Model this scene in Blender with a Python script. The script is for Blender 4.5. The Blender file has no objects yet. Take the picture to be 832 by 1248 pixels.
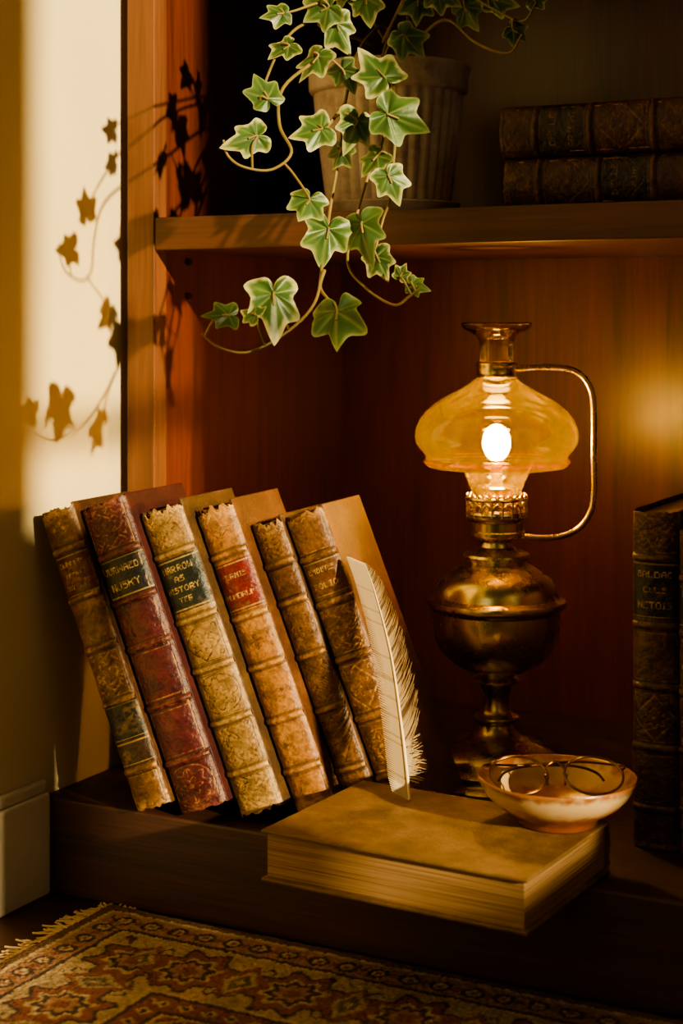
import bpy, bmesh, math, random
import numpy as np
from mathutils import Vector, Matrix, Euler
random.seed(7); rng=np.random.default_rng(7)
scene=bpy.context.scene
coll=scene.collection

def s2l(c):
    return tuple((x/255/12.92 if x/255<=0.04045 else ((x/255+0.055)/1.055)**2.4) for x in c)
def lin(*c): return s2l(c)

# ---------------------------------------------------------------- materials
def newmat(name):
    m=bpy.data.materials.new(name); m.use_nodes=True
    nt=m.node_tree; b=nt.nodes['Principled BSDF']
    return m,nt,b
def N(nt,t,**kw):
    n=nt.nodes.new(t)
    for k,v in kw.items():
        if hasattr(n,k): setattr(n,k,v)
        else: n.inputs[k].default_value=v
    return n
def ramp(nt,stops):
    r=nt.nodes.new('ShaderNodeValToRGB'); e=r.color_ramp.elements
    while len(e)<len(stops): e.new(0.5)
    for i,(p,c) in enumerate(stops):
        e[i].position=p; e[i].color=(*c,1)
    return r
def wood(name,dark,light,axis='Z',rough=0.4,coat=0.15,scale=1.0,bump=0.15):
    m,nt,b=newmat(name)
    tc=N(nt,'ShaderNodeTexCoord'); mp=N(nt,'ShaderNodeMapping')
    s={'X':(2.2,45,45),'Y':(45,2.2,45),'Z':(45,45,2.2)}[axis]
    mp.inputs['Scale'].default_value=tuple(x*scale for x in s)
    nt.links.new(tc.outputs['Object'],mp.inputs['Vector'])
    n1=N(nt,'ShaderNodeTexNoise',Scale=1.0,Detail=8.0,Roughness=0.65,Distortion=0.6)
    nt.links.new(mp.outputs[0],n1.inputs['Vector'])
    mp2=N(nt,'ShaderNodeMapping'); mp2.inputs['Scale'].default_value=tuple(x*scale*6 for x in s)
    nt.links.new(tc.outputs['Object'],mp2.inputs['Vector'])
    n2=N(nt,'ShaderNodeTexNoise',Scale=1.0,Detail=4.0)
    nt.links.new(mp2.outputs[0],n2.inputs['Vector'])
    mx=N(nt,'ShaderNodeMath',operation='MULTIPLY_ADD'); mx.inputs[1].default_value=0.35
    nt.links.new(n2.outputs[0],mx.inputs[0]); 
    ms=N(nt,'ShaderNodeMath',operation='MULTIPLY'); ms.inputs[1].default_value=0.65
    nt.links.new(n1.outputs[0],ms.inputs[0]); nt.links.new(ms.outputs[0],mx.inputs[2])
    r=ramp(nt,[(0.33,dark),(0.5,tuple((a+c)/2 for a,c in zip(dark,light))),(0.68,light)])
    nt.links.new(mx.outputs[0],r.inputs[0]); nt.links.new(r.outputs[0],b.inputs['Base Color'])
    b.inputs['Roughness'].default_value=rough
    b.inputs['Coat Weight'].default_value=coat; b.inputs['Coat Roughness'].default_value=0.3
    bp=N(nt,'ShaderNodeBump'); bp.inputs['Strength'].default_value=bump; bp.inputs['Distance'].default_value=0.002
    nt.links.new(mx.outputs[0],bp.inputs['Height']); nt.links.new(bp.outputs[0],b.inputs['Normal'])
    return m
def simple(name,col,rough=0.5,metal=0.0,nscale=0,ncol=None,bump=0.0,bscale=200,ndet=4):
    m,nt,b=newmat(name)
    b.inputs['Roughness'].default_value=rough; b.inputs['Metallic'].default_value=metal
    tc=N(nt,'ShaderNodeTexCoord')
    if ncol:
        n=N(nt,'ShaderNodeTexNoise',Scale=float(nscale),Detail=float(ndet))
        nt.links.new(tc.outputs['Object'],n.inputs['Vector'])
        r=ramp(nt,[(0.35,col),(0.65,ncol)]); nt.links.new(n.outputs[0],r.inputs[0]); nt.links.new(r.outputs[0],b.inputs['Base Color'])
    else: b.inputs['Base Color'].default_value=(*col,1)
    if bump:
        n=N(nt,'ShaderNodeTexNoise',Scale=float(bscale),Detail=5.0)
        nt.links.new(tc.outputs['Object'],n.inputs['Vector'])
        bp=N(nt,'ShaderNodeBump'); bp.inputs['Strength'].default_value=bump; bp.inputs['Distance'].default_value=0.001
        nt.links.new(n.outputs[0],bp.inputs['Height']); nt.links.new(bp.outputs[0],b.inputs['Normal'])
    return m
def vcol(name,rough=0.6,bump=0.3,bscale=400,trans=0.0,spec=0.4):
    m,nt,b=newmat(name)
    a=N(nt,'ShaderNodeAttribute'); a.attribute_name='Col'
    nt.links.new(a.outputs['Color'],b.inputs['Base Color'])
    b.inputs['Roughness'].default_value=rough
    b.inputs['Specular IOR Level'].default_value=spec
    tc=N(nt,'ShaderNodeTexCoord')
    n=N(nt,'ShaderNodeTexNoise',Scale=float(bscale),Detail=5.0)
    nt.links.new(tc.outputs['Object'],n.inputs['Vector'])
    bp=N(nt,'ShaderNodeBump'); bp.inputs['Strength'].default_value=bump; bp.inputs['Distance'].default_value=0.001
    nt.links.new(n.outputs[0],bp.inputs['Height']); nt.links.new(bp.outputs[0],b.inputs['Normal'])
    if trans:
        t=N(nt,'ShaderNodeBsdfTranslucent'); nt.links.new(a.outputs['Color'],t.inputs['Color'])
        mx=N(nt,'ShaderNodeMixShader'); mx.inputs[0].default_value=trans
        nt.links.new(b.outputs[0],mx.inputs[1]); nt.links.new(t.outputs[0],mx.inputs[2])
        nt.links.new(mx.outputs[0],nt.nodes['Material Output'].inputs['Surface'])
    return m

M_wood_v=wood('mahogany_vertical',lin(56,24,13),lin(106,50,28),'Z',0.38,0.15)
M_wood_back=wood('mahogany_back',lin(56,24,13),lin(104,46,26),'Z',0.34,0.3)
M_wood_x=wood('mahogany_long',lin(52,26,16),lin(98,54,33),'X',0.5,0.05)
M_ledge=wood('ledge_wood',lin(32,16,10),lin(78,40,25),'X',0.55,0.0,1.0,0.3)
M_stile=wood('stile_wood',lin(70,39,24),lin(118,72,44),'Z',0.5,0.05)
M_floor=wood('floor_wood',lin(34,18,10),lin(70,38,21),'X',0.45,0.05,0.6)
M_wall=simple('cream_plaster',lin(210,192,146),0.85,0,3,lin(220,202,156),0.25,260)
M_base=simple('baseboard_paint',lin(205,194,166),0.45)
def pages_mat():
    m,nt,b=newmat('aged_pages')
    tc=N(nt,'ShaderNodeTexCoord'); mp=N(nt,'ShaderNodeMapping'); mp.inputs['Scale'].default_value=(1500,9,9)
    nt.links.new(tc.outputs['Object'],mp.inputs['Vector'])
    n=N(nt,'ShaderNodeTexNoise',Scale=1.0,Detail=3.0); nt.links.new(mp.outputs[0],n.inputs['Vector'])
    r=ramp(nt,[(0.32,lin(104,74,44)),(0.5,lin(146,112,72)),(0.7,lin(168,134,90))])
    nt.links.new(n.outputs[0],r.inputs[0]); nt.links.new(r.outputs[0],b.inputs['Base Color'])
    b.inputs['Roughness'].default_value=0.85
    bp=N(nt,'ShaderNodeBump'); bp.inputs['Strength'].default_value=0.6; bp.inputs['Distance'].default_value=0.0008
    nt.links.new(n.outputs[0],bp.inputs['Height']); nt.links.new(bp.outputs[0],b.inputs['Normal'])
    return m
M_paper=pages_mat()
M_spine=vcol('tooled_leather',0.46,0.6,420)
def leather(name,c,wear):
    m,nt,b=newmat(name)
    tc=N(nt,'ShaderNodeTexCoord')
    n=N(nt,'ShaderNodeTexNoise',Scale=26.0,Detail=9.0,Roughness=0.75); nt.links.new(tc.outputs['Object'],n.inputs['Vector'])
    r=ramp(nt,[(0.3,tuple(x*0.45 for x in c)),(0.5,c),(0.74,wear)])
    nt.links.new(n.outputs[0],r.inputs[0]); nt.links.new(r.outputs[0],b.inputs['Base Color'])
    b.inputs['Roughness'].default_value=0.55
    n2=N(nt,'ShaderNodeTexNoise',Scale=450.0,Detail=4.0); nt.links.new(tc.outputs['Object'],n2.inputs['Vector'])
    bp=N(nt,'ShaderNodeBump'); bp.inputs['Strength'].default_value=0.45; bp.inputs['Distance'].default_value=0.0008
    nt.links.new(n2.outputs[0],bp.inputs['Height']); nt.links.new(bp.outputs[0],b.inputs['Normal'])
    return m
def brass():
    m,nt,b=newmat('aged_brass')
    tc=N(nt,'ShaderNodeTexCoord')
    n=N(nt,'ShaderNodeTexNoise',Scale=22.0,Detail=7.0,Roughness=0.7); nt.links.new(tc.outputs['Object'],n.inputs['Vector'])
    r=ramp(nt,[(0.3,lin(184,158,88)),(0.7,lin(230,208,128))]); nt.links.new(n.outputs[0],r.inputs[0])
    nt.links.new(r.outputs[0],b.inputs['Base Color'])
    r2=ramp(nt,[(0.3,(0.34,)*3),(0.7,(0.19,)*3)]); nt.links.new(n.outputs[0],r2.inputs[0]); nt.links.new(r2.outputs[0],b.inputs['Roughness'])
    b.inputs['Metallic'].default_value=1.0
    return m
M_brass=brass()
def thin_glass(name,tint,transl,fac_t,rough=0.05,edge=0.3):
    m,nt,b=newmat(name); nt.nodes.remove(b)
    tr=N(nt,'ShaderNodeBsdfTransparent'); tr.inputs[0].default_value=(*tint,1)
    tl=N(nt,'ShaderNodeBsdfTranslucent'); tl.inputs[0].default_value=(*transl,1)
    gl=N(nt,'ShaderNodeBsdfGlossy'); gl.inputs['Roughness'].default_value=rough
    m1=N(nt,'ShaderNodeMixShader'); m2=N(nt,'ShaderNodeMixShader')
    tc=N(nt,'ShaderNodeTexCoord'); n=N(nt,'ShaderNodeTexNoise',Scale=420.0,Detail=3.0)
    nt.links.new(tc.outputs['Object'],n.inputs['Vector'])
    mm=N(nt,'ShaderNodeMath',operation='MULTIPLY'); mm.inputs[1].default_value=fac_t*2; nt.links.new(n.outputs[0],mm.inputs[0])
    lw=N(nt,'ShaderNodeLayerWeight'); lw.inputs['Blend'].default_value=0.3
    ad=N(nt,'ShaderNodeMath',operation='MULTIPLY_ADD',use_clamp=True); ad.inputs[1].default_value=edge*(1 if fac_t>0 else 0)
    nt.links.new(lw.outputs['Facing'],ad.inputs[0]); nt.links.new(mm.outputs[0],ad.inputs[2])
    nt.links.new(ad.outputs[0],m1.inputs[0])
    nt.links.new(tr.outputs[0],m1.inputs[1]); nt.links.new(tl.outputs[0],m1.inputs[2])
    fr=N(nt,'ShaderNodeFresnel'); fr.inputs[0].default_value=1.5
    nt.links.new(fr.outputs[0],m2.inputs[0]); nt.links.new(m1.outputs[0],m2.inputs[1]); nt.links.new(gl.outputs[0],m2.inputs[2])
    nt.links.new(m2.outputs[0],nt.nodes['Material Output'].inputs['Surface'])
    return m
M_amber=thin_glass('amber_glass',(1.0,0.76,0.28),(0.30,0.172,0.008),0.085,0.05,0.16)
M_clear=thin_glass('clear_amber_glass',(1.0,0.82,0.50),(0.8,0.48,0.10),0.04,0.05,0.2)
M_lens=thin_glass('spectacle_glass',(0.93,0.93,0.9),(0.9,0.9,0.9),0.0)

# ---------------------------------------------------------------- mesh helpers
def empty(name,loc=(0,0,0),rot=(0,0,0)):
    e=bpy.data.objects.new(name,None); e.empty_display_size=0.02; e.location=loc; e.rotation_euler=rot; coll.objects.link(e); return e
def mkobj(name,verts,faces,mat,parent=None,smooth=False,sharp=None,cols=None):
    me=bpy.data.meshes.new(name); me.from_pydata(verts,[],faces); me.update()
    if cols is not None:
        ca=me.color_attributes.new('Col','FLOAT_COLOR','POINT')
        arr=np.ones((len(verts),4),dtype=np.float32); arr[:,:3]=cols; ca.data.foreach_set('color',arr.ravel())
    if smooth:
        me.polygons.foreach_set('use_smooth',[True]*len(me.polygons))
        if sharp: me.set_sharp_from_angle(angle=math.radians(sharp))
    o=bpy.data.objects.new(name,me); coll.objects.link(o)
    if mat: me.materials.append(mat)
    if parent: o.parent=parent
    return o
def boxdata(bs):
    v=[];f=[]
    for (x0,x1,y0,y1,z0,z1) in bs:
        k=len(v)
        v+=[(x0,y0,z0),(x1,y0,z0),(x1,y1,z0),(x0,y1,z0),(x0,y0,z1),(x1,y0,z1),(x1,y1,z1),(x0,y1,z1)]
        f+=[tuple(k+i for i in q) for q in [(0,3,2,1),(4,5,6,7),(0,1,5,4),(1,2,6,5),(2,3,7,6),(3,0,4,7)]]
    return v,f
def box(name,b,mat,parent=None,bevel=0.0,segs=2):
    bs=b if isinstance(b,list) else [b]
    v,f=boxdata(bs); o=mkobj(name,v,f,mat,parent)
    if bevel:
        m=o.modifiers.new('bev','BEVEL'); m.width=bevel; m.segments=segs
    return o
def lathe(name,prof,mat,parent=None,segs=72,mod=None,loc=None,sharp=40,closed=False):
    v=[];f=[];n=len(prof)
    for (r,z) in prof:
        for j in range(segs):
            a=2*math.pi*j/segs; rr=mod(r,z,a) if mod else r
            v.append((rr*math.cos(a),rr*math.sin(a),z))
    for i in range(n-1):
        for j in range(segs):
            k=(j+1)%segs; f.append((i*segs+j,i*segs+k,(i+1)*segs+k,(i+1)*segs+j))
    if closed:
        for j in range(segs):
            k=(j+1)%segs; f.append(((n-1)*segs+j,(n-1)*segs+k,k,j))
    o=mkobj(name,v,f,mat,parent,True,sharp)
    if loc: o.location=loc
    return o
def catmull(pts,n=8):
    P=[Vector(p) for p in pts]; P=[P[0]*2-P[1]]+P+[P[-1]*2-P[-2]]
    out=[]
    for i in range(1,len(P)-2):
        for k in range(n):
            t=k/n; a,b,c,d=P[i-1],P[i],P[i+1],P[i+2]
            out.append(0.5*((2*b)+(c-a)*t+(2*a-5*b+4*c-d)*t*t+(-a+3*b-3*c+d)*t**3))
    out.append(P[-2].copy()); return out
def tubes(name,paths,rad,mat,parent=None,res=3):
    cu=bpy.data.curves.new(name,'CURVE'); cu.dimensions='3D'; cu.bevel_depth=rad; cu.bevel_resolution=res; cu.use_fill_caps=True
    for p in paths:
        s=cu.splines.new('POLY'); s.points.add(len(p)-1)
        for i,q in enumerate(p): s.points[i].co=(q[0],q[1],q[2],1); s.points[i].radius=q[3] if len(q)>3 else 1
    o=bpy.data.objects.new(name,cu); coll.objects.link(o); cu.materials.append(mat)
    if parent: o.parent=parent
    return o
def vnoise(X,Y,scale,seed=0,octv=4):
    r=np.random.default_rng(seed); out=np.zeros_like(X,dtype=float); amp=1;tot=0
    for o in range(octv):
        g=r.random((64,64)); x=X*scale*2**o; y=Y*scale*2**o
        xi=np.floor(x).astype(int); yi=np.floor(y).astype(int); fx=x-xi; fy=y-yi
        fx=fx*fx*(3-2*fx); fy=fy*fy*(3-2*fy)
        a=g[xi%64,yi%64]; b=g[(xi+1)%64,yi%64]; c=g[xi%64,(yi+1)%64]; d=g[(xi+1)%64,(yi+1)%64]
        out+=amp*((a*(1-fx)+b*fx)*(1-fy)+(c*(1-fx)+d*fx)*fy); tot+=amp; amp*=0.5
    return out/tot

# ---------------------------------------------------------------- room
WX=-0.846
box('wall_left',(WX-0.1,WX,-1.6,1.66,0,2.2),M_wall)
box('wall_back',(WX,1.4,1.57,1.66,0,2.2),M_wall)
box('floor',(WX,1.3,-1.6,1.57,-0.05,0),M_floor)
bb=box('baseboard_left',[(WX,WX+0.011,-1.6,1.083,0,0.083),(WX,WX+0.007,-1.6,1.083,0.083,0.093)],M_base,None,0.002)
WR=1.3
wy0,wy1,wz0,wz1=-0.16,0.472,0.655,1.75
box('wall_right',[(WR,WR+0.06,-1.6,wy0,0,2.2),(WR,WR+0.06,wy1,1.57,0,2.2),(WR,WR+0.06,wy0,wy1,0,wz0),(WR,WR+0.06,wy0,wy1,wz1,2.2)],M_wall)
box('window_1',[(WR+.02,WR+.045,0.196,0.260,wz0,wz1),(WR+.02,WR+.045,wy0,wy1,1.076,1.092)],M_base)
M_post=wood('post_wood',lin(60,30,16),lin(110,60,34),'Z')
lathe('offscreen_shadow_post',[(0,0),(.075,0),(.078,.01),(.06,.03),(.035,.05),(.030,.07),(.029,.15),(.031,.2),(.030,.3),(.031,.45),(.030,.6),(.031,.64),(.033,.66),(.030,.675),(0,.68)],M_post,None,48,None,(0.35,0.634,0))  # unseen post, added to cast a dark strip on the left wall

# ---------------------------------------------------------------- bookcase
bc=empty('bookcase')
SX0,SX1=-0.836,-0.808; FY=1.192; BY=1.544; RX=0.12
LT=0.079
box('side_panel_interior',(SX0+.001,SX1,FY+.004,BY,LT,1.25),M_wood_v,bc)
box('stile',(SX0,SX1+0.0004,FY,FY+.02,LT,1.25),M_stile,bc,0.001)
box('side_panel_far',(RX,RX+.028,FY,BY,LT,1.25),M_wood_v,bc)
box('back_panel',(SX0,RX+.028,BY,BY+.015,0,1.25),M_wood_back,bc)
box('middle_shelf',(SX1,RX,FY+.001,BY,0.5314,0.560),M_wood_x,bc,0.0015)
box('top_shelf',(SX1,RX,FY,BY,0.84,0.87),M_wood_x,bc)
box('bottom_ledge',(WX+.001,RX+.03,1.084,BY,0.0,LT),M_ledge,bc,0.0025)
M_pin=simple('pin_steel',lin(90,70,50),0.4,1.0)
for i,(y,z) in enumerate([(1.245,0.523),(1.245,0.492)]):
    p=lathe('shelf_pin_%d'%i,[(0,0.005),(0.0025,0.005),(0.003,0.004),(0.003,0)],M_pin,bc,16)
    p.rotation_euler=(0,math.radians(90),0); p.location=(SX1,y,z)

# ---------------------------------------------------------------- books
FONT={'A':"01110 10001 10001 11111 10001 10001 10001",'B':"11110 10001 11110 10001 10001 10001 11110",'C':"01111 10000 10000 10000 10000 10000 01111",
'D':"11110 10001 10001 10001 10001 10001 11110",'E':"11111 10000 11110 10000 10000 10000 11111",'F':"11111 10000 11110 10000 10000 10000 10000",
'H':"10001 10001 11111 10001 10001 10001 10001",'I':"111 010 010 010 010 010 111",'J':"00111 00010 00010 00010 00010 10010 01100",'K':"10001 10010 11100 10100 10010 10010 10001",
'L':"10000 10000 10000 10000 10000 10000 11111",'M':"10001 11011 10101 10101 10001 10001 10001",'N':"10001 11001 10101 10101 10011 10001 10001",'O':"01110 10001 10001 10001 10001 10001 01110",
'R':"11110 10001 10001 11110 10100 10010 10001",'S':"01111 10000 01110 00001 00001 00001 11110",'T':"11111 00100 00100 00100 00100 00100 00100",'U':"10001 10001 10001 10001 10001 10001 01110",
'W':"10001 10001 10001 10101 10101 11011 10001",'Y':"10001 01010 00100 00100 00100 00100 00100",'.':"0 0 0 0 0 1 1",' ':"00 00 00 00 00 00 00"}
def textmask(lines,W,H):
    img=np.zeros((H,W)); n=len(lines)
    for li,(t,rel) in enumerate(lines):
        rows=[[] for _ in range(7)]
        for ch in t:
            g=FONT[ch].split()
            for r in range(7): rows[r]+= [int(x) for x in g[r]]+[0]
        a=np.array(rows)[:,:-1]
        w=int(W*0.60*rel); h=int(min(H/n*0.56, w*7/a.shape[1]*1.25))
        yy=(np.arange(h)*7/h).astype(int); xx=(np.arange(w)*a.shape[1]/w).astype(int)
        b=a[yy][:,xx]
        y0=int(H*0.1+H*0.8*(li+0.5)/n-h/2); x0=(W-w)//2
        img[y0:y0+h,x0:x0+w]=b
    return img
def ornament(style,x,y,hx,hy):
    R=min(hx,hy)*0.9; r=np.hypot(x,y)+1e-9; th=np.arctan2(y,x)
    frame=((np.abs(np.abs(x)-hx*0.88)<0.35)&(np.abs(y)<hy*0.9))|((np.abs(np.abs(y)-hy*0.86)<0.35)&(np.abs(x)<hx*0.9))
    if style=='rose':
        m=(np.abs(r-R*(0.72+0.13*np.cos(8*th)))<0.5)|(np.abs(r-R*(0.35+0.12*np.cos(6*th)))<0.45)|(r<R*0.12)|((np.abs(np.sin(4*th))*r<0.6)&(r>R*0.4)&(r<R*0.95))|(np.abs(r-R)<0.35)|(frame&(np.abs(y)>R))
    elif style=='scroll':
        m=(np.abs(np.sin(x*0.72+1.4*np.sin(y*0.6))*np.cos(y*0.72+1.2*np.sin(x*0.7)))<0.17)
        m=(m&(np.abs(x)<hx*0.84)&(np.abs(y)<hy*0.84))|(np.abs(r-R*0.5*(1+0.25*np.cos(4*th)))<0.5)|frame
    elif style=='star':
        m=(r<R*0.42*np.abs(np.cos(2*th))**0.6*1.0)&(r>R*0.08)|(np.abs(np.abs(x)+np.abs(y)-R*0.55)<0.35)|(r<0.9)
    elif style=='medal':
        m=(np.abs(np.abs(x)/hx+np.abs(y)/hy-0.8)<0.05)|(np.abs(r-R*(0.45+0.1*np.cos(8*th)))<0.5)|(r<1.2)|frame|((np.abs(np.hypot(np.abs(x)-hx*0.65,np.abs(y)-hy*0.62)-1.6)<0.5))
    elif style=='line': m=frame
    else: m=np.zeros_like(x,bool)
    return m
def make_book(L,T,D,base,gold,cover,bands,styles,labels=(),wear=0.5,wearcol=lin(176,128,72),seed=0,bulge=0.2,rag=0.002,goldamt=0.75,name='antique_book',con=1.0):
    root=empty(name)
    nu=int(T*1000*1.7); nv=int(L*1000*1.7)
    u=np.linspace(0,1,nu); v=np.linspace(0,1,nv); U,V=np.meshgrid(u,v)
    ph=math.radians(78); phi=(U*2-1)*ph
    X=T/2+T/2*np.sin(phi)/math.sin(ph)
    bu=T*bulge
    Yb=-bu*(np.cos(phi)-math.cos(ph))/(1-math.cos(ph))
    zz=V*L
    bz=[b*L for b in bands]
    rid=np.zeros_like(zz)
    for b in bz: rid=np.maximum(rid,np.exp(-((zz-b)/0.0021)**4))
    er=vnoise(X*100,zz*100,1.1,seed+3)
    n2=vnoise(U*T*100,zz*100,4.0,seed+1); n1=vnoise(U*T*100,zz*100,0.9,seed); n3=vnoise(U*T*100,zz*100,1.9,seed+8,5)
    Y=Yb-rid*0.0019+ (er-0.5)*0.0014+(n2-0.5)*0.0006
    rt=(vnoise(U*10,U*0,1.3,seed+5)-0.15)*rag*2.6; rb=(vnoise(U*10,U*0+5,1.3,seed+6)-0.15)*rag*1.3
    Z=zz - rt*np.clip((V-0.93)/0.07,0,1) + np.abs(rb)*np.clip((0.05-V)/0.05,0,1)
    C=np.zeros(U.shape+(3,)); base=np.array(base); wearc=np.array(wearcol)
    C[:]=base; C*= (0.20+0.50*n1+0.75*np.clip((n3-.3)*2,0,1))[...,None]
    xm=(U-0.5)*T*1000
    edges=[0]+list(bz)+[L]
    for i in range(len(edges)-1):
        a,b=edges[i],edges[i+1]; yc=(zz-(a+b)/2)*1000; hy=(b-a)*500-2.4; hx=T*500*0.86
        inside=(zz>=a)&(zz<b)
        m=ornament(styles[i],xm,yc,hx,hy)&inside
        lm=inside&(np.abs(np.abs(yc)-(hy+0.3))<0.4)
        worn=np.clip((n2-0.30)*3.5,0.08,1)*np.clip((n3-.3)*5,.2,1)*goldamt
        w=((m*1.0)*worn+(lm*0.6)*worn)[...,None].clip(0,1)
        C=C*(1-w)+np.array(gold)*w
        Y=Y+np.where(m,0.00025,0)
    for (v0,v1,lc,lines,tc) in labels:
        ins=(V>=v0)&(V<=v1)&(np.abs(xm)<T*500*0.97)
        j=np.where((v>=v0)&(v<=v1))[0]; lcN=np.array(lc)
        C=np.where(ins[...,None],lcN*(0.45+0.9*n3[...,None]),C)
        bord=ins&((np.abs((V-v0)*L*1000-1.6)<0.45)|(np.abs((v1-V)*L*1000-1.6)<0.45))
        C=np.where(bord[...,None],np.array(tc)*0.55,C)
        if lines:
            tm=textmask(lines,nu,len(j))[::-1]
            full=np.zeros(U.shape); full[j[0]:j[0]+len(j),:]=tm
            w=(full*np.clip((n2-0.22)*2.4,0.15,0.8))[...,None]
            C=C*(1-w)+np.array(tc)*w
    ends=np.clip(1-np.minimum(zz,L-zz)/0.016,0,1); side=np.clip((np.abs(U-0.5)*2-0.78)/0.22,0,1)
    wm=np.clip(ends*0.9+side*0.6+rid*0.5+ (n1-0.55)*1.4+np.clip(n3-.6,0,1)*1.5,0,1)*np.clip((n2-0.33)*4,0,1)*wear
    C=C*(1-wm[...,None])+wearc*wm[...,None]
    spots=np.clip((n3-0.57)*7,0,1)[...,None]*0.7; C=C*(1-spots)+C*0.25*spots
    cr=(np.abs(vnoise(U*T*100,zz*60,2.2,seed+12,3)-0.5)<0.012)[...,None]*0.5; C=C*(1-cr)+C*0.3*cr
    groove=np.zeros_like(zz)
    for b in bz: groove=np.maximum(groove,np.exp(-((np.abs(zz-b)-0.0033)/0.0009)**2))
    C*= (1-0.6*groove)[...,None]
    verts=np.stack([X,Y,Z],-1).reshape(-1,3)
    idx=np.arange(nu*nv).reshape(nv,nu)
    F=np.stack([idx[:-1,:-1],idx[:-1,1:],idx[1:,1:],idx[1:,:-1]],-1).reshape(-1,4)
    sp=mkobj('spine',verts.tolist(),F.tolist(),M_spine,root,True,None,C.reshape(-1,3))
    so=sp.modifiers.new('sol','SOLIDIFY'); so.thickness=0.0014; so.offset=-1
    ct=0.0026
    box('cover_boards',[(0,ct,0.0005,D,0,L),(T-ct,T,0.0005,D,0,L)],cover,root,0.0009)
    box('page_block',(ct,T-ct,0.0012,D-0.004,0.003,L-0.004),M_paper,root)
    hb=[]
    for z in (0.0035,L-0.0045):
        hb.append([( T*0.1+T*0.8*k/10, -bu*0.55*math.sin(math.pi*k/10)+0.001, z) for k in range(11)])
    tubes('headband',hb,0.0011,simple('headband_thread',lin(120,84,50),0.8),root,2)
    box('spine_lining',(ct,T-ct,-bu*0.45,0.0015,0.006,L-0.007),M_paper,root,0.001)
    return root
gold=lin(204,164,88); goldtext=lin(190,156,96)
tilt=-math.radians(21.5); yaw=math.radians(4)
def place(b,loc,rot=(0,0,0)): b.location=loc; b.rotation_euler=rot
lean=(0,tilt,yaw)
BZ=LT+.0010
c1=leather('leather_brown',lin(70,42,24),lin(112,76,44))
b=make_book(0.250,0.032,0.092,lin(116,78,42),lin(180,134,66),c1,[0.13,0.35,0.53,0.70,0.86],['line','none','scroll','none','none','star'],
  [(0.705,0.845,lin(80,30,22),[('DUNHAM',0.9),('OF THE',0.6),('ROYELLS',1.0)],goldtext),(0.225,0.345,lin(34,31,22),None,goldtext),(0.145,0.225,lin(62,42,24),None,gold)],wear=0.9,seed=11,rag=0.003,wearcol=lin(184,142,84))
place(b,(-0.745,1.078,BZ),lean)
c2=leather('leather_burgundy',lin(56,20,20),lin(80,36,30))
b=make_book(0.254,0.043,0.094,lin(80,26,30),lin(160,114,68),c2,[0.16,0.34,0.53,0.68,0.83],['rose','line','line','none','none','scroll'],
  [(0.69,0.82,lin(24,22,16),[('JURNAED',1.0),('NUSKY',0.8)],goldtext)],wear=0.45,wearcol=lin(138,90,66),seed=21,rag=0.002,goldamt=0.6)
place(b,(-0.7105,1.089,BZ),lean)
c3=leather('leather_tan',lin(70,48,28),lin(104,76,44))
b=make_book(0.252,0.039,0.090,lin(152,116,64),lin(50,32,16),c3,[0.14,0.30,0.47,0.63,0.845],['scroll','scroll','rose','medal','none','scroll'],
  [(0.66,0.83,lin(24,32,24),[('HARROW',0.95),('AS',0.3),('HISTORY',1.0),('TER',0.4)],goldtext)],wear=0.75,wearcol=lin(192,154,96),seed=31,rag=0.005,goldamt=0.95)
place(b,(-0.6645,1.104,BZ),lean)
c4=leather('leather_caramel',lin(84,50,26),lin(122,80,44))
b=make_book(0.254,0.034,0.086,lin(168,114,58),lin(70,38,14),c4,[0.15,0.31,0.48,0.64,0.84],['line','star','star','star','none','star'],
  [(0.66,0.815,lin(112,30,24),[('FURNIS',0.8),('HUMDRUM',1.0)],goldtext)],wear=0.7,wearcol=lin(204,160,96),seed=41,rag=0.004,goldamt=0.85)
place(b,(-0.6225,1.122,BZ),lean)
c5=leather('leather_dark_brown',lin(66,42,22),lin(100,68,38))
b=make_book(0.243,0.027,0.080,lin(122,82,42),lin(46,27,13),c5,[0.16,0.36,0.54,0.72,0.85],['rose','medal','scroll','rose','none','scroll'],
  [(0.73,0.84,lin(92,56,26),[('WORKS',0.9),('OF ART',0.9)],lin(50,28,14))],wear=0.7,wearcol=lin(178,134,76),seed=51,rag=0.004,goldamt=0.9)
place(b,(-0.586,1.141,BZ),lean)
c6=leather('leather_gold_brown',lin(88,55,28),lin(122,82,43))
b=make_book(0.250,0.034,0.077,lin(122,80,42),lin(190,144,74),c6,[0.14,0.33,0.52,0.70,0.85],['scroll','rose','medal','scroll','none','line'],
  [(0.72,0.84,lin(98,60,30),[('EMBERS',0.9),('FOLIO',0.8)],goldtext)],wear=0.6,wearcol=lin(184,138,80),seed=61,rag=0.003,goldamt=0.7)
place(b,(-0.5565,1.149,BZ),lean)
cd=leather('leather_umber',lin(58,34,22),lin(96,62,38))
b=make_book(0.250,0.036,0.16,lin(76,44,28),lin(136,96,50),cd,[0.12,0.30,0.48,0.66,0.86],['line','line','medal','line','none','scroll'],
  [(0.68,0.85,lin(22,18,16),[('BALDAC',0.95),('CULS',0.6),('NETOIS',0.95)],lin(176,134,80))],wear=0.3,seed=71,rag=0.001,name='leatherbound_volume')
place(b,(-0.3745,1.186,BZ))
b=make_book(0.238,0.040,0.16,lin(66,38,24),lin(136,96,50),cd,[0.14,0.32,0.50,0.68,0.85],['medal','line','medal','line','none','line'],
  [(0.70,0.83,lin(22,18,16),[('MEMOIRS',1.0)],goldtext)],wear=0.3,seed=81,rag=0.001,name='leatherbound_volume')
place(b,(-0.3375,1.180,BZ))
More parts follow.
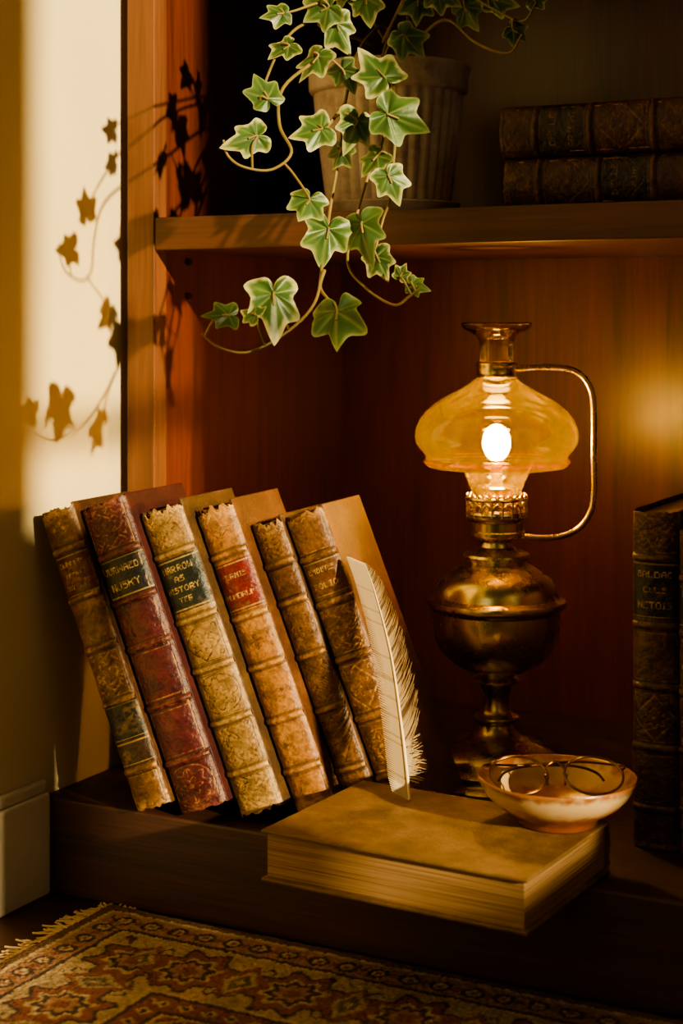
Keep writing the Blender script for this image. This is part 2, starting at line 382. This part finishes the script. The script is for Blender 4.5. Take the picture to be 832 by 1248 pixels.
b=make_book(0.246,0.042,0.16,lin(70,30,22),lin(136,96,50),cd,[0.14,0.32,0.50,0.68,0.85],['medal','line','medal','line','none','line'],
  [(0.70,0.83,lin(22,18,16),[('LETTERS',1.0)],goldtext)],wear=0.3,seed=91,rag=0.001,name='leatherbound_volume')
place(b,(-0.2965,1.184,BZ))
lay=Matrix(((0,0,-1),(0,1,0),(1,0,0))).to_euler()
b=make_book(0.250,0.040,0.17,lin(72,38,28),lin(112,72,42),cd,[0.12,0.30,0.50,0.68,0.88],['line','medal','none','medal','medal','scroll'],
  [(0.51,0.67,lin(32,22,18),[('BELLE',0.8),('OF THE',0.6)],lin(120,80,46))],wear=0.25,seed=101,rag=0.001,name='gilt_tooled_book',goldamt=0.6)
place(b,(-0.250,1.245,0.5612),lay)
b=make_book(0.255,0.041,0.165,lin(76,40,28),lin(116,76,44),cd,[0.12,0.32,0.50,0.70,0.88],['medal','line','medal','medal','none','line'],
  [(0.71,0.87,lin(36,24,20),[('BELLE',0.8),('ORIENT',0.9)],lin(120,80,46))],wear=0.25,seed=111,rag=0.001,name='gilt_tooled_book',goldamt=0.6)
place(b,(-0.247,1.242,0.6018),lay.copy())

ctj=leather('leather_worn_journal',lin(108,80,48),lin(142,110,70))
jr=make_book(0.202,0.036,0.142,lin(130,94,52),lin(120,80,40),ctj,[0.3,0.7],['none','none','none'],[],wear=0.4,seed=121,rag=0.001,bulge=0.10,name='leather_journal')
R=Matrix(((0,0,1),(0,-1,0),(1,0,0)))
Rz=Matrix.Rotation(math.radians(-3.0),3,'Z')
jr.rotation_euler=(Rz@R).to_euler()
cj=Vector((-0.475,1.053,LT+.0008))
jr.location=cj+ (Rz@R)@Vector((0,-0.071,-0.101))
JT=LT+.0368

# ---------------------------------------------------------------- oil lamp
lamp=empty('brass_oil_lamp',(-0.527,1.291,LT+.0003),(0,0,math.radians(24)))
mm=lambda L:[(a/1000,b/1000) for a,b in L]
lathe('base_and_font',mm([(0,0),(63,0),(65,2.5),(65,6),(62,9),(57.5,10.5),(57,12),(57,16),(54,18.5),(51,20),(50,24),(46.5,28),(39,33),(29,37),(20,41),(15,46),(13,50),(15,52),(19,54),(19.5,55.5),(19,57),(14,59),(11.5,63),(10.5,70),(11,76),(13,81),(14,84),(19,86),(20,87.5),(19,89),(15.5,90.5),(18,92.5),(28,97),(37,102),(44,108),(49,115.5),(52,123),(53.8,131),(54.2,138),(54,146),(56.5,148),(58.5,150.5),(59,153),(58.3,155.5),(55,157),(52.5,158.5),(51.5,163),(49.5,168),(45,174),(38,179),(31,183),(25,186),(24,188),(27.5,190),(28.5,192),(27.5,194),(20,197),(14.5,200),(13,204),(15.5,206.5),(21.5,208),(24,210),(24,213),(23,214),(23,221),(24.5,222),(26,224),(26,226),(24,227),(20,227.5),(18,228),(17.5,250),(15,251.5),(5,252),(0,252)]),M_brass,lamp,96)
lathe('gallery_rim',mm([(24,227),(26,228),(25.5,230),(25,230),(24,229)]),M_brass,lamp,64,closed=True)
lathe('gallery_top_ring',mm([(24,239),(26.3,239.3),(26.8,240.5),(26.3,242),(24.2,242.3),(23.6,240.6)]),M_brass,lamp,64,closed=True)
posts=[]
for k in range(18):
    a=2*math.pi*k/18
    posts.append([(0.0248*math.cos(a),0.0248*math.sin(a),0.226),(0.0254*math.cos(a),0.0254*math.sin(a),0.234),(0.025*math.cos(a),0.025*math.sin(a),0.241)])
    posts.append([(0.0252*math.cos(a+t*math.pi*2/18),0.0252*math.sin(a+t*math.pi*2/18),0.233+0.004*math.sin(math.pi*t)) for t in [0,.25,.5,.75,1]])
tubes('gallery_posts',posts,0.0011,M_brass,lamp,2)
scal=[]
for k in range(24):
    a=2*math.pi*k/24
    scal.append([(0.0255*math.cos(a+t*2*math.pi/24),0.0255*math.sin(a+t*2*math.pi/24),0.2415+0.003*math.sin(math.pi*t)) for t in [0,.25,.5,.75,1]])
tubes('gallery_crown',scal,0.0009,M_brass,lamp,2)
lathe('glass_shade',mm([(20,241),(21.5,247),(24,254),(28,262.5),(38,265.5),(54,266.5),(59,267.5),(61,270),(61.3,272.5),(60,275),(60.5,277),(64.5,281.5),(68.2,287),(69.3,293),(68.3,300),(65,307.5),(59.5,314.5),(51,321.5),(41,327.5),(30,333),(22,338),(17.5,342),(16,345)]),M_amber,lamp,96,sharp=80)
lathe('shade_lip',mm([(60.5,270),(62.3,271),(62.3,273),(60.5,274)]),M_amber,lamp,96,closed=True)
lathe('collar',mm([(15.5,342),(17.5,342.5),(18,344),(17,345.5),(16.6,347),(16.6,352),(17.2,353),(17.2,355),(15.5,356),(14.8,355)]),M_brass,lamp,64)
lathe('glass_chimney',mm([(14.6,353),(14.3,360),(14.2,368),(14.8,373),(17,377.5),(21.5,380.5),(26,382.5),(29,385),(30,388.5),(29.5,389.3),(28.6,388.3)]),M_clear,lamp,72,sharp=80)
hp=catmull([(0.016,0,0.350),(0.035,0,0.3515),(0.058,0,0.3505),(0.071,0,0.345),(0.079,0,0.333),(0.0815,0,0.315),(0.0815,0,0.28),(0.0815,0,0.245),(0.078,0,0.228),(0.068,0,0.215),(0.052,0,0.2085),(0.035,0,0.2075),(0.020,0,0.209)],6)
tubes('handle',[hp],0.0026,M_brass,lamp,4)
knob=lathe('wick_knob',mm([(0,0),(7,0),(8,1),(8,3),(7,4),(0,4)]),M_brass,lamp,24); knob.rotation_euler=(math.radians(-90),0,0); knob.location=(0,0.032,0.217)
tubes('wick_spindle',[[(0,0.02,0.217),(0,0.034,0.217)]],0.0014,M_brass,lamp,2)
mf,nt,bb_=newmat('flame_glow'); nt.nodes.remove(bb_)
em=N(nt,'ShaderNodeEmission'); em.inputs[0].default_value=(1,0.70,0.30,1); em.inputs[1].default_value=36
trp=N(nt,'ShaderNodeBsdfTransparent'); ads=N(nt,'ShaderNodeAddShader'); nt.links.new(em.outputs[0],ads.inputs[0]); nt.links.new(trp.outputs[0],ads.inputs[1]); nt.links.new(ads.outputs[0],nt.nodes['Material Output'].inputs['Surface'])
fl=lathe('flame',mm([(0,272),(5,273),(9,277),(11.5,283),(12,288),(11,294),(8,299.5),(4,302.5),(0,303.5)]),mf,lamp,32)
lathe('wick_tube',mm([(0,250),(5,250),(5,262),(4.5,270),(0,270.5)]),M_brass,lamp,24)
pl=bpy.data.lights.new('lamp_flame_light','POINT'); pl.energy=1.35; pl.color=(1,0.62,0.25); pl.shadow_soft_size=0.011
po=bpy.data.objects.new('flame_light',pl); coll.objects.link(po); po.parent=lamp; po.location=(0,0,0.288)

# ---------------------------------------------------------------- bowl
BC=Vector((-0.4026,1.099,JT+.0003))
mb,nt,b_=newmat('glazed_stoneware')
tc=N(nt,'ShaderNodeTexCoord'); sx=N(nt,'ShaderNodeSeparateXYZ'); nt.links.new(tc.outputs['Object'],sx.inputs[0])
n=N(nt,'ShaderNodeTexNoise',Scale=120.0,Detail=6.0); nt.links.new(tc.outputs['Object'],n.inputs['Vector'])
ma=N(nt,'ShaderNodeMath',operation='MULTIPLY_ADD'); ma.inputs[1].default_value=0.014; nt.links.new(n.outputs[0],ma.inputs[0]); nt.links.new(sx.outputs[2],ma.inputs[2])
mr=N(nt,'ShaderNodeMapRange'); mr.inputs['From Max'].default_value=0.045; nt.links.new(ma.outputs[0],mr.inputs['Value'])
r=ramp(nt,[(0.25,lin(110,60,32)),(0.42,lin(146,88,50)),(0.54,lin(182,148,104)),(0.74,lin(192,164,122)),(0.86,lin(140,90,52))]); nt.links.new(mr.outputs[0],r.inputs[0]); nt.links.new(r.outputs[0],b_.inputs['Base Color'])
b_.inputs['Roughness'].default_value=0.28
bowl=lathe('ceramic_bowl',mm([(0,0.5),(24,0.5),(26,0),(28,0.5),(28.5,3),(29.5,5),(36,9),(44,14),(50,20),(53.5,26),(55.5,30),(56.5,31.5),(55.8,33),(53.5,32.5),(50,28),(46,22),(39,15),(30,10),(15,7),(0,6.3)]),mb,None,96,loc=BC,sharp=60)
# ---------------------------------------------------------------- eyeglasses
eg=empty('wire_eyeglasses')
xr=Vector((0.886,0.463,0)).normalized(); fw=Vector((-0.463,0.886,0)).normalized()
tl=math.radians(27); yu=fw*math.cos(tl)+Vector((0,0,1))*math.sin(tl); zn=xr.cross(yu)
Mx=Matrix((xr,yu,zn)).transposed().to_4x4(); Mx.translation=Vector((-0.4005,1.091,JT+.0355))
eg.matrix_world=Mx
mw=simple('dark_wire',lin(120,88,50),0.3,1.0)
paths=[]
for sx_ in (-1,1):
    paths.append([(sx_*0.0265+0.0205*math.cos(a),0.0190*math.sin(a),0) for a in [2*math.pi*k/48 for k in range(49)]])
    hinge=(sx_*0.0470,0.005,0)
    paths.append(catmull([hinge,(sx_*0.0495,0.010,-0.002),(sx_*0.046,0.020,-0.009),(sx_*0.020,0.027+0.002*sx_,-0.014),(-sx_*0.015,0.028,-0.017),(-sx_*0.032,0.025,-0.020),(-sx_*0.038,0.018,-0.022)],6))
paths.append(catmull([(-0.0070,0.006,0),(-0.004,0.010,0.001),(0,0.0115,0.0015),(0.004,0.010,0.001),(0.0070,0.006,0)],5))
for sx_ in (-1,1): paths.append([(sx_*0.0078,0.001,0),(sx_*0.0065,-0.001,-0.003),(sx_*0.006,-0.005,-0.0045)])
tubes('frame',paths,0.0010,mw,eg,3)
for i,sx_ in enumerate((-1,1)):
    vs=[(sx_*0.0265,0,0.0012)]+[(sx_*0.0265+0.0201*math.cos(2*math.pi*k/48),0.0186*math.sin(2*math.pi*k/48),0) for k in range(48)]
    mkobj('lens_%d'%(i+1),vs,[(0,1+k,1+(k+1)%48) for k in range(48)],M_lens,eg,True)

# ---------------------------------------------------------------- quill feather
ft=empty('feather_quill')
base=Vector((-0.517,1.098,JT+.0006)); 
ctrl=[base,base+Vector((-0.010,0.008,0.047)),base+Vector((-0.026,0.022,0.100)),base+Vector((-0.046,0.036,0.142)),base+Vector((-0.0600,0.046,0.163))]
rach=catmull(ctrl,30); nR=len(rach)
V=[];F=[];C=[]
xr2=Vector((0.93,0.36,0)).normalized()
def barb(p0,dirv,bend,length,w,col):
    k=len(V); S=6
    wv=(rach[-1]-rach[0]).normalized()
    for s in range(S+1):
        t=s/S; q=p0+dirv*(length*t)+bend*(length*t*t*0.5); ww=w*(1-0.75*t)
        V.append(tuple(q-wv*ww)); V.append(tuple(q+wv*ww)); c=[x*(1-0.12*t) for x in col]; C.append(c);C.append(c)
    for s in range(S): F.append((k+2*s,k+2*s+1,k+2*s+3,k+2*s+2))
up=(rach[-1]-rach[0]).normalized(); nrm=xr2.cross(up).normalized()
NB=260
for i in range(NB):
    t=i/(NB-1); p=rach[min(nR-1,int(t*(nR-1)))]
    if t>0.0:
        wl=0.0165*min(1,(t+0.35)/0.40)*min(1,(1.03-t)/0.04)**0.5
        col=lin(216,196,160) if random.random()<0.92 else lin(190,168,130)
        barb(p,(-xr2*0.9+up*0.42).normalized(),nrm*0.12+up*0.1,wl,0.0015,col)
    if t>0.12:
        wr=0.002+0.025*max(0,min(1,(t-0.10)/0.10))*(1-max(0,(t-0.24)/0.76))**0.9
        wr*=random.uniform(0.80,1.08); 
        if random.random()<0.06: wr*=0.6
        f=random.random()
        col=lin(180,156,118) if f<0.5 else (lin(146,118,84) if f<0.8 else lin(104,80,56))
        j=random.uniform(-.08,.08)
        barb(p,(xr2*0.62+up*(0.70+j)).normalized(),nrm*random.uniform(-.1,.35)+up*0.35-xr2*0.25,wr,0.0009,col)
    if 0.08<t<0.22:
        for _ in range(2): barb(p,(xr2*0.8+up*random.uniform(-.3,.5)).normalized(),nrm*random.uniform(-.6,.6),random.uniform(.006,.016),0.0004,lin(200,180,142))
Mf=vcol('feather_vane',0.8,0.1,300,0.3)
mkobj('vanes',V,F,Mf,ft,True,None,np.array(C))
tubes('rachis',[[(*(p+nrm*0.0004),1.0-0.8*i/nR) for i,p in enumerate(rach)]],0.0013,simple('quill_shaft',lin(226,204,160),0.4),ft,2)

# ---------------------------------------------------------------- potted ivy
pi_=empty('potted_ivy')
PC=Vector((-0.650,1.335,0.5605))
mp_,nt,bp_=newmat('weathered_clay')
tc=N(nt,'ShaderNodeTexCoord'); n=N(nt,'ShaderNodeTexNoise',Scale=30.0,Detail=9.0,Roughness=0.7); nt.links.new(tc.outputs['Object'],n.inputs['Vector'])
r=ramp(nt,[(0.3,lin(140,120,106)),(0.5,lin(184,168,152)),(0.7,lin(206,192,178))]); nt.links.new(n.outputs[0],r.inputs[0]); nt.links.new(r.outputs[0],bp_.inputs['Base Color']); bp_.inputs['Roughness'].default_value=0.9
def flute(r,z,a):
    if 0.012<z<0.112 and r>0.045: return r+0.0022*abs(math.cos(a*17))-0.0008
    return r
lathe('clay_pot',mm([(0,8),(52,8),(54,10),(55,14),(57,30),(59.5,50),(62,70),(64.5,90),(66.5,110),(67,113),(71,114.5),(72,117),(72.5,132),(74.5,134),(74.5,137),(72,138.5),(68,138),(66,130),(66,120)]),mp_,pi_,204,flute,PC,50)
lathe('saucer',mm([(0,0),(56,0),(60,2),(64,12),(65,14),(63,15),(60,12),(57,7),(0,6)]),mp_,pi_,72,None,PC,50)
lathe('soil',mm([(0,128),(30,127),(66,124)]),simple('soil',lin(40,28,20),0.95,0,60,lin(70,50,34),0.8,150),pi_,48,None,PC)
def hang(p,q,Y):
    k=Y/1.12; return Vector(((-0.891+0.000726*p)*k,Y,0.472+(388-q)*0.00064*k))
vines=[
 [(490,70,1.31),(470,40,1.26),(440,70,1.20),(425,130,1.165),(418,190,1.15),(408,250,1.135),(398,320,1.10),(388,370,1.06),(350,408,1.03),(305,430,1.01),(268,424,0.99),(246,408,0.98)],
 [(500,70,1.31),(480,50,1.25),(466,100,1.185),(470,170,1.165),(455,210,1.155),(440,260,1.14),(428,320,1.13),(450,352,1.12),(482,372,1.11),(500,362,1.11),(514,350,1.11)],
 [(470,70,1.30),(430,50,1.22),(395,72,1.15),(350,105,1.09),(345,150,1.07),(360,185,1.06),(335,205,1.05),(300,200,1.035),(280,185,1.03),(274,165,1.03)],
 [(460,70,1.30),(410,30,1.22),(375,30,1.15),(350,50,1.12),(330,90,1.08),(320,125,1.06)],
 [(500,70,1.32),(500,20,1.26),(520,0,1.22),(560,10,1.22),(590,30,1.22),(625,50,1.22),(640,30,1.22)],
 [(480,70,1.30),(440,10,1.22),(400,5,1.16),(365,12,1.13),(345,15,1.12)],
 [(480,100,1.19),(485,150,1.16),(482,200,1.15),(478,245,1.14),(470,270,1.14),(460,310,1.13)],
 [(500,70,1.32),(540,40,1.26),(575,70,1.22),(610,85,1.22),(625,65,1.22)],
 [(400,330,1.09),(395,350,1.08),(405,365,1.07),(415,375,1.07)],
 [(425,130,1.165),(400,160,1.13),(385,165,1.12)],
 [(470,60,1.28),(500,-10,1.22),(470,-30,1.2)],
]
vpaths=[catmull([hang(*c) for c in v],6) for v in vines]
Mvine=simple('vine_stem',lin(104,96,50),0.6,0,40,lin(136,110,62))
allp=[p for v in vpaths for p in v]
tubes('vines',[[(*p,1.0-0.5*i/len(v)) for i,p in enumerate(v)] for v in vpaths],0.0016,Mvine,pi_,3)
leaves=[(463,92,1.16,64,-150),(488,152,1.14,68,60),(436,160,1.14,54,-30),(386,160,1.11,52,-70),(326,108,1.06,46,-150),(306,165,1.035,50,-70),
(378,250,1.08,46,-15),(403,292,1.10,60,-15),(446,286,1.11,60,20),(480,228,1.13,46,20),(458,200,1.14,40,-30),(466,322,1.12,44,20),(338,372,1.01,66,-10),(414,390,1.05,66,10),
(272,384,0.98,38,-80),(310,382,1.0,28,-120),(508,350,1.11,26,80),(492,334,1.11,22,150),(396,16,1.15,50,-60),(418,42,1.16,52,20),(342,14,1.10,36,-60),(386,78,1.13,54,-20),
(350,58,1.10,38,-50),(500,62,1.19,50,40),(450,14,1.19,50,20),(540,12,1.21,44,60),(566,34,1.22,42,30),(600,24,1.22,46,70),(642,26,1.22,30,100),
(620,62,1.22,32,60),(510,22,1.21,44,-10),(425,96,1.155,40,20),(418,192,1.14,36,-20),
(470,-12,1.2,50,10),(425,-8,1.19,48,-20),(520,-20,1.21,50,20),(570,-10,1.22,46,20),(610,-8,1.22,40,40),(390,-14,1.18,40,-30)]
tab=[(0,1.0),(8,.84),(18,.68),(28,.60),(38,.66),(48,.80),(54,.80),(64,.64),(78,.53),(90,.55),(104,.66),(114,.62),(132,.48),(150,.40),(166,.28),(180,.10)]
ang=[a for a,_ in tab]; rad=[b for _,b in tab]
V=[];F=[];C=[]; pet=[]
NT=72; NRr=8
for li,(p,q,Y,sz,ta) in enumerate(leaves):
    c=hang(p,q,Y); s=sz*0.00064/1.28*1.06; ta=math.radians(ta+random.uniform(-8,8))
    nv_=Vector((0.45+random.uniform(-.6,.35),-0.8,0.3+random.uniform(-.45,.4))).normalized()
    tip=Vector((math.sin(ta)*0.9,math.sin(ta)*0.35,-math.cos(ta))); tip=(tip-nv_*tip.dot(nv_)).normalized(); sd=tip.cross(nv_).normalized()
    k=len(V); cup=random.uniform(.0,.5); dr=random.uniform(-.1,.55); tone=random.uniform(0.6,1.2); var=random.choice([0.3,0.6,0.9,1.1]); sk=random.uniform(-.12,.12); wid=random.uniform(.82,1.0); wvf=random.uniform(.03,.08)
    g1=np.array(lin(50,80,40))*tone; g2=np.array(lin(90,118,62))*tone; cr=np.array(lin(190,190,132))
    for r_ in range(NRr+1):
        fr=r_/NRr
        for j in range(NT):
            th=360*j/NT; a=th if th<=180 else 360-th
            rr=np.interp(a,ang,rad)*fr*(1+sk*math.sin(math.radians(th)*3+li)+0.05*math.sin(math.radians(th)*2+li*1.7))
            x=rr*math.sin(math.radians(th)); y=rr*math.cos(math.radians(th)); x*=wid
            vd=min(abs(((th-v+180)%360)-180) for v in (0,51,309,107,253))
            vein=math.exp(-(vd*fr/2.2)**2)*(1 if fr<0.93 else 0.3)
            zh=-cup*abs(x)*0.6+wvf*math.cos(math.radians(th)*5+li)*fr-dr*y*abs(y)*0.5-0.02*vein
            pos=c+(sd*x+tip*(y-0.25)+nv_*zh)*s
            V.append(tuple(pos))
            nz=0.5+0.5*math.sin(th*0.21+li*3.1)*math.sin(th*0.083+li)
            edge=max(0,min(1,(fr-0.89+0.17*nz*var)/0.14))*min(1,var+.15)
            patch=0.35*max(0,math.sin(th*0.05+li*2.3)*math.sin(fr*5+li))
            col=g1*(1-0.45*fr)+g2*(0.45*fr); col=col*(1-patch)+g2*1.4*patch; col=col*(1-edge)+cr*edge*tone**0.5; col=col*(1-0.4*vein)+np.array(lin(140,156,92))*0.4*vein
            C.append(col)
    for r_ in range(NRr):
        for j in range(NT):
            j2=(j+1)%NT; F.append((k+r_*NT+j,k+r_*NT+j2,k+(r_+1)*NT+j2,k+(r_+1)*NT+j))
    lb=c+(-tip*0.28)*s
    near=min(allp,key=lambda w:(w-lb).length)
    mid=(near+lb)/2+Vector((0,-0.004,0.004))
    pet.append(catmull([near,mid,lb,c],5))
Ml=vcol('ivy_leaf',0.40,0.25,250,0.3,0.5)
mkobj('leaves',V,F,Ml,pi_,True,None,np.array(C))
tubes('leaf_stalks',pet,0.0009,Mvine,pi_,2)

# ---------------------------------------------------------------- rug
rug=empty('persian_rug')
rx0,rx1,ry0,ry1=-0.768,0.05,0.42,1.066
st=0.0014; nx=int((rx1-rx0)/st); ny=int((ry1-ry0)/st)
xs=np.linspace(rx0,rx1,nx); ys=np.linspace(ry0,ry1,ny); X,Y=np.meshgrid(xs,ys)
dl=X-rx0; db=ry1-Y; dr_=rx1-X; df=Y-ry0
d=np.minimum(np.minimum(dl,db),np.minimum(dr_,df))
along=np.where(d==db,X,np.where(d==dl,Y,np.where(d==dr_,Y,X)))
jit=(vnoise(X*100,Y*100,0.8,77,3)-.5)*0.006; d=np.where(d>.012,d+jit*.5,d); along=along+jit
rust=np.array(lin(120,72,58)); cream=np.array(lin(172,150,116)); navy=np.array(lin(46,42,48)); brown=np.array(lin(88,64,50)); pink=np.array(lin(150,114,92)); olive=np.array(lin(98,90,70))
C=np.zeros(X.shape+(3,)); C[:]=rust
def put(m,c): C[m]=c
def band(a,b): return (d>=a)&(d<b)
put(band(0,.012),brown); put(band(.012,.016),cream)
put(band(.016,.040),pink)
ph=(along/0.024)%1; dc=(d-.028)
put(band(.016,.040)&(np.hypot((ph-.5)*.024,dc)<.0085),navy); put(band(.016,.040)&(np.hypot((ph-.5)*.024,dc)<.005),cream); put(band(.016,.040)&(np.hypot((ph-.5)*.024,dc)<.0025),rust)
put(band(.016,.040)&(np.abs(((ph+.5)%1-.5)*.024)+np.abs(dc)<.0042),rust)
put(band(.040,.044),navy); put(band(.044,.047),cream)
m=band(.047,.125); put(m,cream*0.85)
P=0.085; ph=((along/P)%1-.5)*P; dc=d-.086; rr=np.hypot(ph,dc); th=np.arctan2(dc,ph)
wob=rr*(1+.16*np.cos(8*th))
put(m&(wob<.033),navy); put(m&(wob<.029),rust); put(m&(wob<.021),cream); put(m&(wob<.017),navy); put(m&(wob<.012),pink); put(m&(wob<.006),rust)
ph2=(((along/P+.5)%1)-.5)*P
put(m&(np.abs(np.abs(ph2)+np.abs(dc)*.6-.016)<.0024),rust); put(m&(np.abs(ph2)+np.abs(dc)*.6<.009),olive); put(m&(np.abs(ph2)+np.abs(dc)*.6<.004),cream)
vine=np.abs(dc-.026*np.sin(2*np.pi*along/P*1.0+1.5))<.0018; put(m&vine&(wob>.034),brown)
vine=np.abs(dc+.028*np.sin(2*np.pi*along/P*2.0))<.0014; put(m&vine&(wob>.034),navy)
put(band(.125,.128),cream);put(band(.128,.132),navy)
m=band(.132,.150); put(m,rust); ph=((along/.018)%1-.5)*.018; put(m&(np.abs(ph)+np.abs(d-.141)<.006),cream); put(m&(np.abs(ph)+np.abs(d-.141)<.003),navy)
put(band(.150,.154),navy);put(band(.154,.157),cream)
m=d>=.157; put(m,rust*0.9)
gx=((X/.07)%1-.5)*.07; gy=((Y/.07)%1-.5)*.07; g=np.hypot(gx,gy); gt=np.arctan2(gy,gx)
put(m&(g*(1+.2*np.cos(6*gt))<.024),navy); put(m&(g*(1+.2*np.cos(6*gt))<.019),pink); put(m&(g*(1+.2*np.cos(4*gt))<.010),cream); put(m&(g<.004),rust)
put(m&(np.abs(np.abs(gx)+np.abs(gy)-.034)<.0016),cream)
nn=vnoise(X*100,Y*100,1.5,5); nf=rng.random(X.shape)
C*= (0.38+0.66*nn+0.42*nf)[...,None]; C=C*0.72+np.array(lin(120,94,74))*0.24
Z=0.008+0.0016*nf+0.0008*nn
e=np.clip(db/.004,0,1); e=np.minimum(e,np.clip(dl/.004,0,1)); Z=Z*(0.25+0.75*np.sqrt(e))
Yo=Y+0.002*vnoise(X*10,X*0,1.5,9); Xo=X+0.003*vnoise(Y*10,Y*0,1.2,8)
verts=np.stack([Xo,Yo,Z],-1).reshape(-1,3); idx=np.arange(nx*ny).reshape(ny,nx)
Fq=np.stack([idx[:-1,:-1],idx[:-1,1:],idx[1:,1:],idx[1:,:-1]],-1).reshape(-1,4)
Mr=vcol('wool_pile',0.95,0.8,900,0,0.1)
mkobj('pile',verts.tolist(),Fq.tolist(),Mr,rug,True,None,C.reshape(-1,3))
fr=[]
for i in range(330):
    y=ry0+(ry1-ry0)*i/329+random.uniform(-.001,.001); l=random.uniform(.016,.03); a=random.uniform(-.5,.5)
    p=[Vector((rx0+.003,y,.005))]
    for k in range(1,6):
        a+=random.uniform(-.35,.35); q=p[-1]+Vector((-math.cos(a),math.sin(a),0))*(l/5); q.z=max(.0016,.005-.001*k+random.uniform(0,.0015)); p.append(q)
    fr.append(catmull(p,2))
for i in range(40):
    x=rx0+random.uniform(0,.03); a=random.uniform(0.3,1.4); p=[Vector((x,ry1-.004,.006))]
    for k in range(1,5):
        a+=random.uniform(-.5,.5); q=p[-1]+Vector((-math.cos(a)*.6,math.sin(a)*.6,0))*.0045; q.y=min(q.y,1.080); q.z=.005+random.uniform(-.002,.003); p.append(q)
    fr.append(p)
tubes('fringe',fr,0.0009,simple('fringe_cotton',lin(166,138,100),0.9),rug,1)

# ---------------------------------------------------------------- light
sun=bpy.data.lights.new('sun','SUN'); sun.energy=10.5; sun.color=(1.0,0.79,0.44); sun.angle=math.radians(1.1)
so=bpy.data.objects.new('sun',sun); coll.objects.link(so); so.location=(3,-0.5,2)
so.rotation_euler=Vector((-0.896,0.335,-0.291)).to_track_quat('-Z','Y').to_euler()
def area(name,loc,target,sx,sy,e,col):
    l=bpy.data.lights.new(name,'AREA'); l.shape='RECTANGLE'; l.size=sx; l.size_y=sy; l.energy=e; l.color=col
    o=bpy.data.objects.new(name,l); coll.objects.link(o); o.location=loc; o.rotation_euler=(Vector(target)-Vector(loc)).to_track_quat('-Z','Y').to_euler(); return o
area('window_sky_light',(1.28,0.15,1.2),(-0.6,1.1,0.2),0.6,1.0,1.1,(1,0.94,0.80))
area('room_fill_light',(-0.35,-1.5,1.2),(-0.5,1.3,0.25),0.6,1.0,2.7,(1,0.94,0.80))  # added soft fill from behind the camera, no window stands there
w=bpy.data.worlds.new('room_ambient'); scene.world=w; w.use_nodes=True
bg=w.node_tree.nodes['Background']; bg.inputs[0].default_value=(1.0,0.88,0.72,1); bg.inputs[1].default_value=0.042
scene.view_settings.view_transform='AgX'
try: scene.view_settings.look='AgX - Medium High Contrast'
except Exception as ex: print('look',ex)

# ---------------------------------------------------------------- camera
cam=bpy.data.cameras.new('camera'); co=bpy.data.objects.new('camera',cam); coll.objects.link(co)
co.location=(0,0,0.472); co.rotation_euler=(math.radians(90),0,math.radians(27.6))
cam.sensor_width=36; cam.lens=36*2000/1248; cam.shift_y=-236/1248; cam.clip_start=0.02
cam.dof.use_dof=True; cam.dof.focus_distance=1.27; cam.dof.aperture_fstop=6.3
scene.camera=co
